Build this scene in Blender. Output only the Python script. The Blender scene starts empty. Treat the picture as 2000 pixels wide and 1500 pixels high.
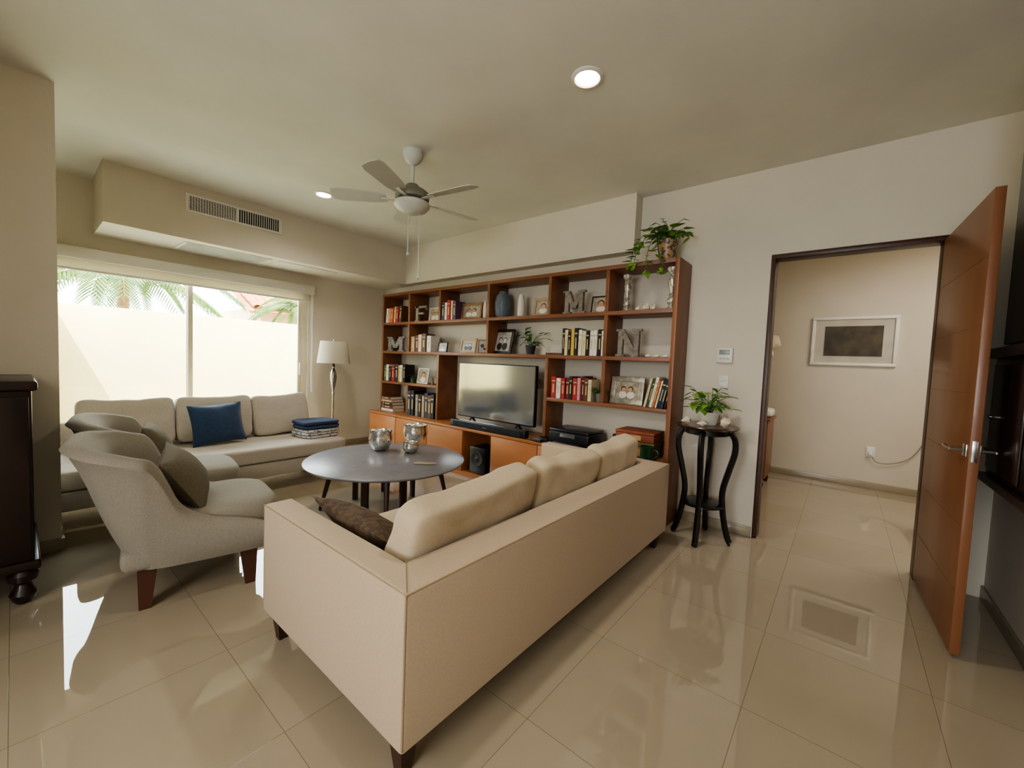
import bpy, bmesh, math, random
from mathutils import Vector, Matrix, noise
random.seed(7)
R=math.radians; PI=math.pi
scene=bpy.context.scene; COL=scene.collection
try: scene.view_settings.look='AgX - Medium High Contrast'
except Exception: pass
# ------------------------------------------------------------------ camera frame
H=1.32; F=795.0
a_=Vector((650,-15,F)); b_=Vector((-972,-82,F))
EY=a_.normalized(); EZ=a_.cross(b_).normalized(); EX=EY.cross(EZ)
def W(u,v,x=None,y=None,z=None):
    d=Vector((u-1000,v-750,F)); D=Vector((d.dot(EX),d.dot(EY),d.dot(EZ)))
    s = x/D.x if x is not None else (y/D.y if y is not None else (z-H)/D.z)
    return Vector((D.x*s,D.y*s,D.z*s+H))
cam=bpy.data.cameras.new('camera'); co=bpy.data.objects.new('camera',cam); COL.objects.link(co)
right=Vector((EX.x,EY.x,EZ.x)); down=Vector((EX.y,EY.y,EZ.y)); fwd=Vector((EX.z,EY.z,EZ.z))
m=Matrix.Identity(4)
for i in range(3):
    m[i][0]=right[i]; m[i][1]=-down[i]; m[i][2]=-fwd[i]
m[0][3]=0; m[1][3]=0; m[2][3]=H
co.matrix_world=m
cam.sensor_width=36; cam.lens=F/2000*36; cam.clip_start=.02; cam.clip_end=200
scene.camera=co

# ------------------------------------------------------------------ materials
def srgb(h):
    if isinstance(h,str):
        c=[int(h[i:i+2],16)/255 for i in (0,2,4)]
    else: c=[x/255 for x in h]
    return [x/12.92 if x<=.04045 else ((x+.055)/1.055)**2.4 for x in c]
MC={}
def mat(name,col,rough=.5,metal=0,var=.08,vs=6,bump=0,bs=150,stretch=(1,1,1),col2=None,spec=.5,coat=0,emit=0,sheen=0):
    if name in MC: return MC[name]
    m=bpy.data.materials.new(name); m.use_nodes=True; nt=m.node_tree; N=nt.nodes; L=nt.links
    p=N['Principled BSDF']
    c=srgb(col); c2=srgb(col2) if col2 else [min(1,x*(1+var)) for x in c]; c1=c if col2 else [x*(1-var) for x in c]
    tc=N.new('ShaderNodeTexCoord'); mp=N.new('ShaderNodeMapping'); mp.inputs['Scale'].default_value=stretch
    L.new(tc.outputs['Object'],mp.inputs['Vector'])
    nz=N.new('ShaderNodeTexNoise'); nz.inputs['Scale'].default_value=vs; nz.inputs['Detail'].default_value=4
    L.new(mp.outputs[0],nz.inputs['Vector'])
    cr=N.new('ShaderNodeValToRGB'); cr.color_ramp.elements[0].position=.35; cr.color_ramp.elements[1].position=.65
    cr.color_ramp.elements[0].color=(*c1,1); cr.color_ramp.elements[1].color=(*c2,1)
    L.new(nz.outputs[0],cr.inputs[0]); L.new(cr.outputs[0],p.inputs['Base Color'])
    p.inputs['Roughness'].default_value=rough; p.inputs['Metallic'].default_value=metal
    p.inputs['Specular IOR Level'].default_value=spec; p.inputs['Coat Weight'].default_value=coat
    p.inputs['Sheen Weight'].default_value=sheen
    if emit:
        L.new(cr.outputs[0],p.inputs['Emission Color']); p.inputs['Emission Strength'].default_value=emit
    if bump:
        n2=N.new('ShaderNodeTexNoise'); n2.inputs['Scale'].default_value=bs; n2.inputs['Detail'].default_value=3
        L.new(tc.outputs['Object'],n2.inputs['Vector'])
        bp=N.new('ShaderNodeBump'); bp.inputs['Strength'].default_value=bump; bp.inputs['Distance'].default_value=.01
        L.new(n2.outputs[0],bp.inputs['Height']); L.new(bp.outputs[0],p.inputs['Normal'])
    MC[name]=m; return m
def floor_mat():
    m=bpy.data.materials.new('porcelain_tile'); m.use_nodes=True; nt=m.node_tree; N=nt.nodes; L=nt.links; p=N['Principled BSDF']
    tc=N.new('ShaderNodeTexCoord'); mp=N.new('ShaderNodeMapping'); mp.inputs['Location'].default_value=(.231,-1.80+6.1,0)
    L.new(tc.outputs['Object'],mp.inputs['Vector'])
    b=N.new('ShaderNodeTexBrick'); b.offset=0; b.squash=1
    b.inputs['Scale'].default_value=1; b.inputs['Mortar Size'].default_value=.0015; b.inputs['Mortar Smooth'].default_value=.3
    b.inputs['Brick Width'].default_value=.6; b.inputs['Row Height'].default_value=.61
    b.inputs['Color1'].default_value=(*srgb('AC9F8B'),1); b.inputs['Color2'].default_value=(*srgb('A79A85'),1); b.inputs['Mortar'].default_value=(*srgb('82765F'),1)
    L.new(mp.outputs[0],b.inputs['Vector'])
    nz=N.new('ShaderNodeTexNoise'); nz.inputs['Scale'].default_value=2.2; nz.inputs['Detail'].default_value=6
    L.new(tc.outputs['Object'],nz.inputs['Vector'])
    mx=N.new('ShaderNodeMix'); mx.data_type='RGBA'; mx.blend_type='MULTIPLY'; mx.inputs[0].default_value=.3
    cr=N.new('ShaderNodeValToRGB'); cr.color_ramp.elements[0].position=.3; cr.color_ramp.elements[0].color=(.78,.76,.73,1); cr.color_ramp.elements[1].position=.7; cr.color_ramp.elements[1].color=(1,1,1,1)
    L.new(nz.outputs[0],cr.inputs[0]); L.new(b.outputs['Color'],mx.inputs[6]); L.new(cr.outputs[0],mx.inputs[7]); L.new(mx.outputs[2],p.inputs['Base Color'])
    p.inputs['Roughness'].default_value=.018; p.inputs['IOR'].default_value=1.75
    bp=N.new('ShaderNodeBump'); bp.inputs['Strength'].default_value=.15; bp.inputs['Distance'].default_value=.001; bp.invert=True
    L.new(b.outputs['Fac'],bp.inputs['Height']); L.new(bp.outputs[0],p.inputs['Normal'])
    return m
def spot_mat(name,c1,c2,scale=30,thr=.5,rough=.8):
    m=bpy.data.materials.new(name); m.use_nodes=True; nt=m.node_tree; N=nt.nodes; L=nt.links; p=N['Principled BSDF']
    tc=N.new('ShaderNodeTexCoord'); v=N.new('ShaderNodeTexNoise'); v.inputs['Scale'].default_value=scale
    cr=N.new('ShaderNodeValToRGB'); cr.color_ramp.interpolation='CONSTANT'; cr.color_ramp.elements[0].color=(*srgb(c1),1)
    cr.color_ramp.elements[1].position=thr; cr.color_ramp.elements[1].color=(*srgb(c2),1)
    L.new(tc.outputs['Object'],v.inputs['Vector']); L.new(v.outputs[0],cr.inputs[0]); L.new(cr.outputs[0],p.inputs['Base Color'])
    p.inputs['Roughness'].default_value=rough; return m
def glass_mat():
    m=bpy.data.materials.new('window_glass'); m.use_nodes=True; nt=m.node_tree; N=nt.nodes; L=nt.links; N.clear()
    o=N.new('ShaderNodeOutputMaterial'); t=N.new('ShaderNodeBsdfTransparent'); g=N.new('ShaderNodeBsdfGlossy'); g.inputs['Roughness'].default_value=.02
    t.inputs[0].default_value=(.96,.98,.97,1)
    x=N.new('ShaderNodeMixShader'); x.inputs[0].default_value=.05; L.new(t.outputs[0],x.inputs[1]); L.new(g.outputs[0],x.inputs[2]); L.new(x.outputs[0],o.inputs[0]); return m
def shade_mat(name,col):
    m=bpy.data.materials.new(name); m.use_nodes=True; nt=m.node_tree; N=nt.nodes; L=nt.links; N.clear()
    o=N.new('ShaderNodeOutputMaterial'); d=N.new('ShaderNodeBsdfDiffuse'); t=N.new('ShaderNodeBsdfTranslucent')
    d.inputs[0].default_value=(*srgb(col),1); t.inputs[0].default_value=(*srgb(col),1)
    x=N.new('ShaderNodeMixShader'); x.inputs[0].default_value=.35; L.new(d.outputs[0],x.inputs[1]); L.new(t.outputs[0],x.inputs[2]); L.new(x.outputs[0],o.inputs[0]); return m
wall_m=mat('wall_paint','D6CEBE',.75,var=.015,vs=3,bump=.08,bs=60)
ceil_m=mat('ceiling_paint','DAD7CC',.8,var=.04,vs=2,bump=.06,bs=40)
farwall_m=mat('far_room_paint','CFC6B4',.8,var=.02,vs=3,bump=.05,bs=60)
base_m=mat('baseboard_tile','9C9079',.25,var=.05)
flr_m=floor_mat()
oak=mat('cherry_wood','8C5B3C',.42,var=.12,vs=5,stretch=(1,1,.25),col2='784A2F',coat=.05)
oakd=mat('cherry_wood_door','AB7045',.4,vs=4,stretch=(.25,1,1),col2='996037',coat=.1)
shelfw=mat('cherry_shelf','855638',.45,vs=6,stretch=(.25,1,1),col2='72472E',coat=.05)
doorw=mat('door_veneer','8D5E40',.38,vs=3,stretch=(1,1,.15),col2='7A4F35',coat=.1)
darkfr=mat('dark_door_frame','45291D',.4,var=.15)
mahog=mat('mahogany','241412',.35,var=.25,vs=8,coat=.2)
black=mat('black_lacquer','0E0C0B',.3,var=.1,coat=.2)
blackp=mat('black_plastic','17181A',.35,var=.05)
def screen_mat():
    m=bpy.data.materials.new('tv_panel'); m.use_nodes=True; p=m.node_tree.nodes['Principled BSDF']; p.inputs['Base Color'].default_value=(.42,.43,.44,1)
    p.inputs['Roughness'].default_value=.12; p.inputs['Metallic'].default_value=.85; return m
screen=screen_mat()
sofab=mat('sofa_fabric_tan','B7A389',.95,var=.035,vs=110,bump=.2,bs=420,sheen=.15)
cushb=mat('cushion_fabric_tan','BFAE93',.95,var=.035,vs=80,bump=.2,bs=380,sheen=.15)
sofaw=mat('sofa_fabric_cream','C0B8AC',.95,var=.04,vs=60,bump=.2,bs=350,sheen=.2)
greyf=mat('armchair_fabric','8D8679',.95,var=.10,vs=160,bump=.3,bs=420,sheen=.1)
greyp=mat('grey_pillow_fabric','6B6453',.95,var=.12,vs=120,bump=.3,bs=300)
bluef=mat('navy_velvet','223E60',.85,var=.15,vs=40,bump=.2,bs=200,sheen=.4)
brownp=spot_mat('brown_pillow_fabric','4A3B2E','5E4C38',38,.5)
legw=mat('red_wood_leg','4A2A1E',.4,var=.15,coat=.2)
darkleg=mat('dark_leg','3A261A',.45,var=.1)
white=mat('white_paint','E4E1D8',.4,var=.02)
whitep=mat('white_plastic','DEDCD4',.35,var=.02)
fanw=mat('fan_white','C9C8BE',.45,var=.03)
bladem=mat('fan_blade_grey','BDBCB2',.45,var=.04)
ivory=mat('window_frame_paint','CFC6AE',.4,var=.03)
silver=mat('brushed_silver','B9B6B0',.25,metal=1,var=.08)
mercury=mat('mercury_glass','EFECE4',.12,metal=1,vs=40,var=.2,bump=.25,bs=60)
merc2=mat('mercury_candlestick','C0BBAF',.3,metal=.6,vs=60,var=.45,bump=.2,bs=70)
tablet=mat('table_top_grey','78767A',.32,var=.08,vs=12)
letterm=mat('galvanized_letter','7A736B',.5,metal=.3,vs=25,var=.3)
leafm=mat('leaf_green','4E7A2E',.5,vs=12,col2='7FA545')
leafd=mat('leaf_dark','2F5A26',.5,vs=12,col2='4F7F38')
soil=mat('soil','2E2219',.95,var=.3,vs=60,bump=.5)
cream=mat('cream_ceramic','D9D4C8',.3,var=.04)
bluegrey=mat('blue_grey_ceramic','66707A',.35,var=.15,vs=20)
talav=spot_mat('painted_pot','4A4A50','A8865A',34,.5,.35)
glass=glass_mat()
paper=mat('book_pages','D8CFB8',.9,var=.08,vs=90)
# ------------------------------------------------------------------ mesh builder
class B:
    def __init__(s): s.bm=bmesh.new()
    def add(s,t,M=None,mi=0):
        if M is not None: bmesh.ops.transform(t,matrix=M,verts=t.verts)
        for f in t.faces: f.material_index=mi
        me=bpy.data.meshes.new('tmp'); t.to_mesh(me); t.free(); s.bm.from_mesh(me); bpy.data.meshes.remove(me); return s
    def box(s,c,d,bev=0,seg=2,rot=None,mi=0):
        t=bmesh.new(); bmesh.ops.create_cube(t,size=1)
        bmesh.ops.scale(t,vec=d,verts=t.verts)
        if bev: bmesh.ops.bevel(t,geom=t.edges[:],offset=min(bev,min(d)*.48),segments=seg,affect='EDGES',profile=.5)
        M=Matrix.Translation(c)
        if rot is not None: M=M@rot
        return s.add(t,M,mi)
    def bx(s,x0,x1,y0,y1,z0,z1,bev=0,seg=2,mi=0):
        return s.box(((x0+x1)/2,(y0+y1)/2,(z0+z1)/2),(abs(x1-x0),abs(y1-y0),abs(z1-z0)),bev,seg,None,mi)
    def slab(s,poly,z0,z1,bev=0,seg=2,M=None,mi=0):
        t=bmesh.new(); A=[t.verts.new((x,y,z0)) for x,y in poly]; C=[t.verts.new((x,y,z1)) for x,y in poly]; n=len(A)
        t.faces.new(A[::-1]); t.faces.new(C)
        for k in range(n): t.faces.new((A[k],A[(k+1)%n],C[(k+1)%n],C[k]))
        bmesh.ops.recalc_face_normals(t,faces=t.faces)
        if bev: bmesh.ops.bevel(t,geom=t.edges[:],offset=bev,segments=seg,affect='EDGES',profile=.5)
        return s.add(t,M,mi)
    def lathe(s,prof,c=(0,0,0),n=24,rot=None,mi=0,sc=(1,1,1)):
        t=bmesh.new(); rings=[]
        for r,z in prof:
            if r<1e-5: rings.append([t.verts.new((0,0,z))])
            else: rings.append([t.verts.new((r*math.cos(2*PI*k/n)*sc[0],r*math.sin(2*PI*k/n)*sc[1],z)) for k in range(n)])
        for A,Bq in zip(rings,rings[1:]):
            for k in range(n):
                a=A[k%len(A)]; b=A[(k+1)%len(A)]; c_=Bq[(k+1)%len(Bq)]; d=Bq[k%len(Bq)]
                vs=[]
                for q in (a,b,c_,d):
                    if q not in vs: vs.append(q)
                if len(vs)>2: t.faces.new(vs)
        if len(rings[0])>1: t.faces.new(rings[0][::-1])
        if len(rings[-1])>1: t.faces.new(rings[-1])
        M=Matrix.Translation(c)
        if rot is not None: M=M@rot
        return s.add(t,M,mi)
    def loft(s,rings,closed=True,caps=True,M=None,mi=0):
        t=bmesh.new(); V=[[t.verts.new(p) for p in r] for r in rings]
        for A,Bq in zip(V,V[1:]):
            n=len(A)
            for k in range(n if closed else n-1):
                t.faces.new((A[k],A[(k+1)%n],Bq[(k+1)%n],Bq[k]))
        if caps and closed: t.faces.new(V[0][::-1]); t.faces.new(V[-1])
        return s.add(t,M,mi)
    def tube(s,pts,r,n=8,mi=0,flat=1):
        pts=[Vector(p) for p in pts]; rs=r if isinstance(r,(list,tuple)) else [r]*len(pts)
        rings=[]; prev=None
        for i,p in enumerate(pts):
            d=(pts[min(i+1,len(pts)-1)]-pts[max(i-1,0)]).normalized()
            if prev is None:
                up=Vector((0,0,1)) if abs(d.z)<.9 else Vector((0,1,0)); x=up.cross(d).normalized()
            else: x=(prev-d*prev.dot(d)).normalized()
            prev=x; y=d.cross(x)
            rings.append([p+(x*math.cos(2*PI*k/n)+y*math.sin(2*PI*k/n)*flat)*rs[i] for k in range(n)])
        return s.loft(rings,mi=mi)
    def prism(s,poly,y0,y1,M=None,mi=0):
        t=bmesh.new(); A=[t.verts.new((x,y0,z)) for x,z in poly]; C=[t.verts.new((x,y1,z)) for x,z in poly]; n=len(A)
        t.faces.new(A); t.faces.new(C[::-1])
        for k in range(n): t.faces.new((A[k],C[k],C[(k+1)%n],A[(k+1)%n]))
        return s.add(t,M,mi)
    def puff(s,c,d,k=5,amp=.006,cuts=9,rot=None,mi=0,fs=6,sag=0):
        t=bmesh.new(); bmesh.ops.create_cube(t,size=2); bmesh.ops.subdivide_edges(t,edges=t.edges[:],cuts=cuts,use_grid_fill=True)
        o=random.random()*50
        for v in t.verts:
            p=v.co; nrm=(abs(p.x)**k+abs(p.y)**k+abs(p.z)**k)**(1/k); q=p/nrm
            w_=q.copy()
            q=Vector((q.x*d[0]/2,q.y*d[1]/2,q.z*d[2]/2)); nn=noise.noise(Vector((q.x*fs+o,q.y*fs,q.z*fs)))
            nn+=.4*noise.noise(Vector((q.x*fs*2.6+o,q.y*fs*2.6,q.z*fs*2.6)))
            if sag:
                q.x*=1-.35*max(0,w_.z)*sag; q.z-=sag*.04*(1-w_.y**2)*max(0,w_.z)
                cr=noise.noise(Vector((q.y*5+o,(q.z+q.y*.5)*14,o))); nn+=-.4*abs(cr)
            v.co=q+p.normalized()*nn*amp
        M=Matrix.Translation(c)
        if rot is not None: M=M@rot
        return s.add(t,M,mi)
    def pillow(s,c,w,h,t_,rot=None,mi=0,n=18,amp=.008):
        t=bmesh.new(); G={}; o=random.random()*40
        for sd in (-1,1):
            for i in range(n+1):
                for j in range(n+1):
                    u=-1+2*i/n; v=-1+2*j/n; edge=i in(0,n) or j in(0,n)
                    if edge and sd==1: G[(1,i,j)]=G[(-1,i,j)]; continue
                    th=max(0,(1-abs(u)**2.4))**.62*max(0,(1-abs(v)**2.4))**.62*t_/2
                    x=u*w/2*(1-.07*(1-v*v)); z=v*h/2*(1-.07*(1-u*u))
                    nn=noise.noise(Vector((x*9+o,z*9,sd*3)))*amp*(0 if edge else 1)
                    G[(sd,i,j)]=t.verts.new((x,sd*(th)+nn,z))
        for sd in (-1,1):
            for i in range(n):
                for j in range(n):
                    q=[G[(sd,i,j)],G[(sd,i+1,j)],G[(sd,i+1,j+1)],G[(sd,i,j+1)]]
                    t.faces.new(q if sd==-1 else q[::-1])
        M=Matrix.Translation(c)
        if rot is not None: M=M@rot
        return s.add(t,M,mi)
    def leaf(s,p,d,size,wid=.6,up=Vector((0,0,1)),mi=0,droop=.25):
        d=Vector(d).normalized(); sd=d.cross(up)
        if sd.length<.05: sd=Vector((1,0,0))
        sd.normalize(); n=sd.cross(d).normalized()
        t=bmesh.new(); prof=[(0,.0),(.12,.75),(.35,1),(.65,.7),(.88,.28),(1,0)]
        L=[];Mi=[];Rr=[]
        for f,wf in prof:
            base=Vector(p)+d*size*f-n*size*droop*f*f
            Mi.append(t.verts.new(base-n*size*.06*wf)); off=sd*size*wid*.5*wf
            if wf>0: L.append(t.verts.new(base-off)); Rr.append(t.verts.new(base+off))
            else: L.append(Mi[-1]); Rr.append(Mi[-1])
        for k in range(len(prof)-1):
            for S in (L,Rr):
                vs=[]
                for q in (Mi[k],Mi[k+1],S[k+1],S[k]):
                    if q not in vs: vs.append(q)
                if len(vs)>2: t.faces.new(vs)
        return s.add(t,None,mi)
def obj(name,b,mats,parent=None,loc=None,ang=38,kind=None):
    bmesh.ops.recalc_face_normals(b.bm,faces=b.bm.faces)
    me=bpy.data.meshes.new(name); b.bm.to_mesh(me); b.bm.free()
    for q in (mats if isinstance(mats,(list,tuple)) else [mats]): me.materials.append(q)
    for p in me.polygons: p.use_smooth=True
    me.set_sharp_from_angle(angle=R(ang))
    o=bpy.data.objects.new(name,me); COL.objects.link(o)
    if parent: o.parent=parent
    if loc is not None: o.location=loc
    if kind: o['kind']=kind
    return o
def tag(o,label,cat,group=None):
    o['label']=label; o['category']=cat
    if group: o['group']=group
    return o
def thing(name,label,cat,loc=(0,0,0),rotz=0,group=None):
    o=bpy.data.objects.new(name,None); o.empty_display_size=.1; COL.objects.link(o); o.location=loc; o.rotation_euler=(0,0,rotz)
    return tag(o,label,cat,group)
def single(name,b,mats,label,cat,loc=(0,0,0),rotz=0,group=None):
    o=obj(name,b,mats,None,loc); o.rotation_euler=(0,0,rotz); return tag(o,label,cat,group)
def struct(name,b,mats,parent=None): return obj(name,b,mats,parent,kind=None if parent else 'structure')
def dup(root,loc,rotz,label,group=None):
    r=root.copy(); COL.objects.link(r); r.location=loc; r.rotation_euler=(0,0,rotz); r['label']=label
    if group: r['group']=group
    for ch in list(root.children):
        c=ch.copy(); COL.objects.link(c); c.parent=r
        for g in ch.children:
            d=g.copy(); COL.objects.link(d); d.parent=c
    return r
def rx(a): return Matrix.Rotation(R(a),4,'X')
def ry(a): return Matrix.Rotation(R(a),4,'Y')
def rz(a): return Matrix.Rotation(R(a),4,'Z')
def catmull(P,k=5):
    out=[]; P=[tuple(p) for p in P]; n=len(P)
    for i in range(n-1):
        p0=P[max(i-1,0)];p1=P[i];p2=P[i+1];p3=P[min(i+2,n-1)]
        for j in range(k):
            t=j/k; out.append(tuple(.5*((2*b)+(-a+c)*t+(2*a-5*b+4*c-d)*t*t+(-a+3*b-3*c+d)*t**3) for a,b,c,d in zip(p0,p1,p2,p3)))
    out.append(P[-1]); return out

# ------------------------------------------------------------------ room
CZ=2.90; XW=-5.67; YB=3.73; XR=.74; YR=-3.2; DT=2.22; DX0=-.485; DX1=.45
struct('floor',B().bx(XW-.02,2.0,YR-.1,6.55,-.1,0),flr_m)
struct('ceiling',B().bx(XW-.45,2.1,YR-.2,6.6,CZ,CZ+.15),ceil_m)
b=B(); b.bx(XW-.15,DX0,YB,YB+.12,0,CZ); b.bx(DX1,1.95,YB,YB+.12,0,CZ); b.bx(DX0,DX1,YB,YB+.12,DT,CZ)
struct('wall_back',b,wall_m)
b=B(); b.bx(XW-.15,XW,2.53,YB,0,CZ); b.bx(XW-.15,XW,-.03,2.53,2.23,CZ); b.bx(XW-.15,XW,YR,-.03,0,CZ)
struct('wall_left',b,wall_m)
struct('wall_right',B().bx(XR,XR+.12,-1.2,YB,0,CZ),wall_m)
RW0,RW1=-1.3,.7
b=B(); b.bx(XW,RW0,YR-.12,YR,0,CZ); b.bx(RW1,1.9,YR-.12,YR,0,CZ); b.bx(RW0,RW1,YR-.12,YR,0,.9); b.bx(RW0,RW1,YR-.12,YR,2.15,CZ)
struct('wall_rear',b,wall_m)
b=B(); b.bx(RW0,RW1,YR-.08,YR-.02,.9,.95); b.bx(RW0,RW1,YR-.08,YR-.02,2.10,2.15); b.bx(RW0,RW0+.05,YR-.08,YR-.02,.95,2.10); b.bx(RW1-.05,RW1,YR-.08,YR-.02,.95,2.10); b.bx(-.32,-.28,YR-.08,YR-.02,.95,2.10)
struct('added_fill_window',b,ivory)  # unseen opening added behind the camera to let in fill light
struct('added_light_blocker',B().bx(-4.12,-1.75,-1.62,-1.5,0,CZ),wall_m)  # unseen blocker added to keep the rear fill light off the pier
struct('wall_side',B().bx(1.9,2.02,YR,-1.2,0,CZ).bx(XR,2.02,-1.2,-1.08,0,CZ),wall_m)
struct('wall_pier',B().bx(-4.12,-3.82,-1.5,.18,0,CZ),wall_m)
b=B(); b.bx(XW,-4.98,.50,YB,2.38,CZ); b.bx(-4.98,-1.56,3.59,YB,2.385,CZ)
struct('trim_soffit',b,wall_m)
# far room
b=B(); b.bx(-2.6,1.9,6.4,6.52,0,CZ); b.bx(-2.72,-2.6,YB+.12,6.52,0,CZ); b.bx(1.78,1.9,YB+.12,6.4,0,CZ)
struct('wall_far',b,farwall_m)
struct('baseboard_far',B().bx(-2.6,1.78,6.385,6.4,0,.08,.003),base_m)
b=B(); b.bx(-1.08,DX0-.02,YB-.014,YB,0,.08,.003)
struct('baseboard_back',b,base_m)
struct('baseboard_left',B().bx(XW,XW+.014,2.53,YB-.02,0,.08,.003),base_m)
struct('baseboard_pier',B().bx(-3.82,-3.806,-1.5,.194,0,.08,.003).bx(-4.12,-3.82,.18,.194,0,.08,.003),base_m)
struct('baseboard_right',B().bx(XR-.014,XR,-1.2,YB,0,.08,.003),base_m)
# door frame + door
b=B(); f=.02
b.bx(DX0-.012,DX0+f,YB-.010,YB+.13,0,DT+.012,.003); b.bx(DX1-f,DX1+.012,YB-.010,YB+.13,0,DT+.012,.003); b.bx(DX0-.012,DX1+.012,YB-.011,YB+.13,DT-f,DT+.013,.003)
struct('trim_1',b,darkfr)
d=obj('door_1',B().box((0,-.455,1.10),(.036,.90,2.18),.003),doorw,kind='structure'); d.location=(.447,YB-.015,.01); d.rotation_euler=(0,0,R(2.6))
b=B()
for k in range(6):
    for s in (-1,1): b.box((s*.0182,-.455,.31+k*.315),(.0005,.896,.0018))
obj('inlay_lines',b,mat('door_line','6F4A32',.5),d)
for s in (-1,1):
    b=B(); b.box((s*.022,-.86,.985),(.008,.055,.06),.003); b.tube([(s*.03,-.86,.985),(s*.075,-.86,.985)],.009); b.tube([(s*.07,-.865,.985),(s*.075,-.80,.985),(s*.07,-.735,.99)],[.010,.011,.008],flat=.7)
    obj('door_handle',b,silver,d)
obj('latch_plate',B().box((0,-.906,.985),(.020,.003,.10),.001),silver,d)
b=B()
for z in (.25,1.1,1.95): b.tube([(-.0,-.002,z-.04),(-.0,-.002,z+.04)],.007)
obj('hinge',b,silver,d)
# ------------------------------------------------------------------ window
b=B(); x0,x1=XW-.10,XW-.02
b.bx(x0,x1,2.46,2.53,0,2.23,.004); b.bx(x0,x1,-.03,.03,0,2.23,.004); b.bx(x0,x1,-.03,2.53,2.16,2.23,.004); b.bx(x0,x1,-.03,2.53,0,.06,.004)
w=struct('window_1',b,ivory)
for (y0,y1,xx) in ((.03,1.275,x0+.01),(1.235,2.46,x0+.045)):
    b=B(); t=.045
    b.bx(xx,xx+.03,y0,y0+t,.06,2.16,.003); b.bx(xx,xx+.03,y1-t,y1,.06,2.16,.003); b.bx(xx,xx+.03,y0+t,y1-t,.06,.06+t,.003); b.bx(xx,xx+.03,y0+t,y1-t,2.16-t,2.16,.003)
    s_=obj('window_sash',b,ivory,w)
    obj('pane',B().bx(xx+.012,xx+.016,y0+t,y1-t,.06+t,2.16-t),glass,s_)
obj('window_handle',B().box((XW-.012,2.44,1.12),(.02,.022,.16),.004),whitep,w)
t=thing('roller_blind','white roller blind half lowered across the top of the sliding window','blind',(XW+.004,1.25,2.23))
obj('cassette',B().bx(0,.09,-1.33,1.33,-.11,0,.012),white,t)
obj('blind_fabric',B().bx(.04,.043,-1.28,1.27,-.20,-.11),shade_mat('blind_cloth','E0DCCB'),t)
obj('bottom_rail',B().bx(.033,.05,-1.28,1.27,-.215,-.195,.004),white,t)
obj('cord',B().tube([(.07,1.29,-.1),(.075,1.295,-.9),(.07,1.3,-1.4),(.068,1.31,-1.42),(.07,1.315,-1.4),(.075,1.31,-.9),(.07,1.31,-.1)],.0035,6),whitep,t)
# ------------------------------------------------------------------ outside
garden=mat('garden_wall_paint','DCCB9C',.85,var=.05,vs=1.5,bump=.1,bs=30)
struct('ground',B().bx(-16,XW-.16,-6,10,-.3,-.05),mat('patio_ground','A9AD9A',.9,var=.1,vs=4))
struct('wall_garden',B().bx(-8.45,-8.25,.35,10,-.1,1.88,.01),garden)
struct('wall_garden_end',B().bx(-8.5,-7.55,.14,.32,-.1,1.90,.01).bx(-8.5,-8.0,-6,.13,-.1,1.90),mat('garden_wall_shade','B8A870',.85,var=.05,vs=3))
t=thing('house','neighbouring house with red tiled roof beyond the cream garden wall','house',(-13.4,6.2,0))
obj('wall',B().bx(-2,1.2,-2.0,4.5,-.1,2.55),mat('house_paint','C9A98A',.85),t)
b=B(); 
for i in range(34):
    yy=-2.35+i*.21
    rings=[]
    for j in range(9):
        xx=1.75-j*.35; zz=2.45+j*.16
        rings.append([Vector((xx,yy+.105+.105*math.cos(PI*k/6),zz+.07*math.sin(PI*k/6)-.0)) for k in range(7)])
    b.loft(rings,closed=False,caps=False)
b.box((.35,1.1,2.99),(3.2,7.1,.06),rot=ry(24.6))
obj('tiled_roof',b,mat('roof_tile','8C4830',.8,vs=9,col2='B07A4A'),t)
def palm(loc,label,n,ln,seed,hgt,drop):
    rnd=random.Random(seed); t=thing('palm_tree',label,'tree',loc)
    obj('trunk',B().tube([(0,0,-.1),(.05,0,hgt*.5),(0,.03,hgt)],[.13,.1,.08],10),mat('palm_bark','8A7352',.9,var=.25,vs=14,bump=.5,bs=20),t)
    b=B(); st=B()
    for i in range(n):
        an=2*PI*i/n+rnd.uniform(-.2,.2); el=rnd.uniform(.35,1.0); pts=[]
        for k in range(16):
            f=k/15; pts.append(Vector((math.cos(an)*ln*f,math.sin(an)*ln*f,hgt+math.sin(el)*ln*f*.9-ln*drop*f*f)))
        st.tube(pts,[.016*(1-k/17) for k in range(16)],5)
        for k in range(2,16):
            dd=(pts[k]-pts[k-1]).normalized(); sd=dd.cross(Vector((0,0,1))).normalized()
            for q in (0,.5):
              for s in (-1,1):
                b.leaf(pts[k-1].lerp(pts[k],q),dd*.8+sd*s*.9+Vector((0,0,-.25)),ln*.27*(1-.5*abs(k/15-.4)),.07,droop=.25)
    obj('frond_stem',st,mat('palm_stem','6A7A3A',.6),t); obj('fronds',b,mat('palm_frond','3F5F28',.55,vs=5,col2='75884A'),t)
palm((-10.2,1.25,0),'palm tree rising behind the garden wall at the left window pane',14,1.85,3,2.55,.85)
palm((-9.6,4.2,0),'lower palm behind the garden wall at the right window pane',11,1.2,5,2.35,.9)
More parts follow.
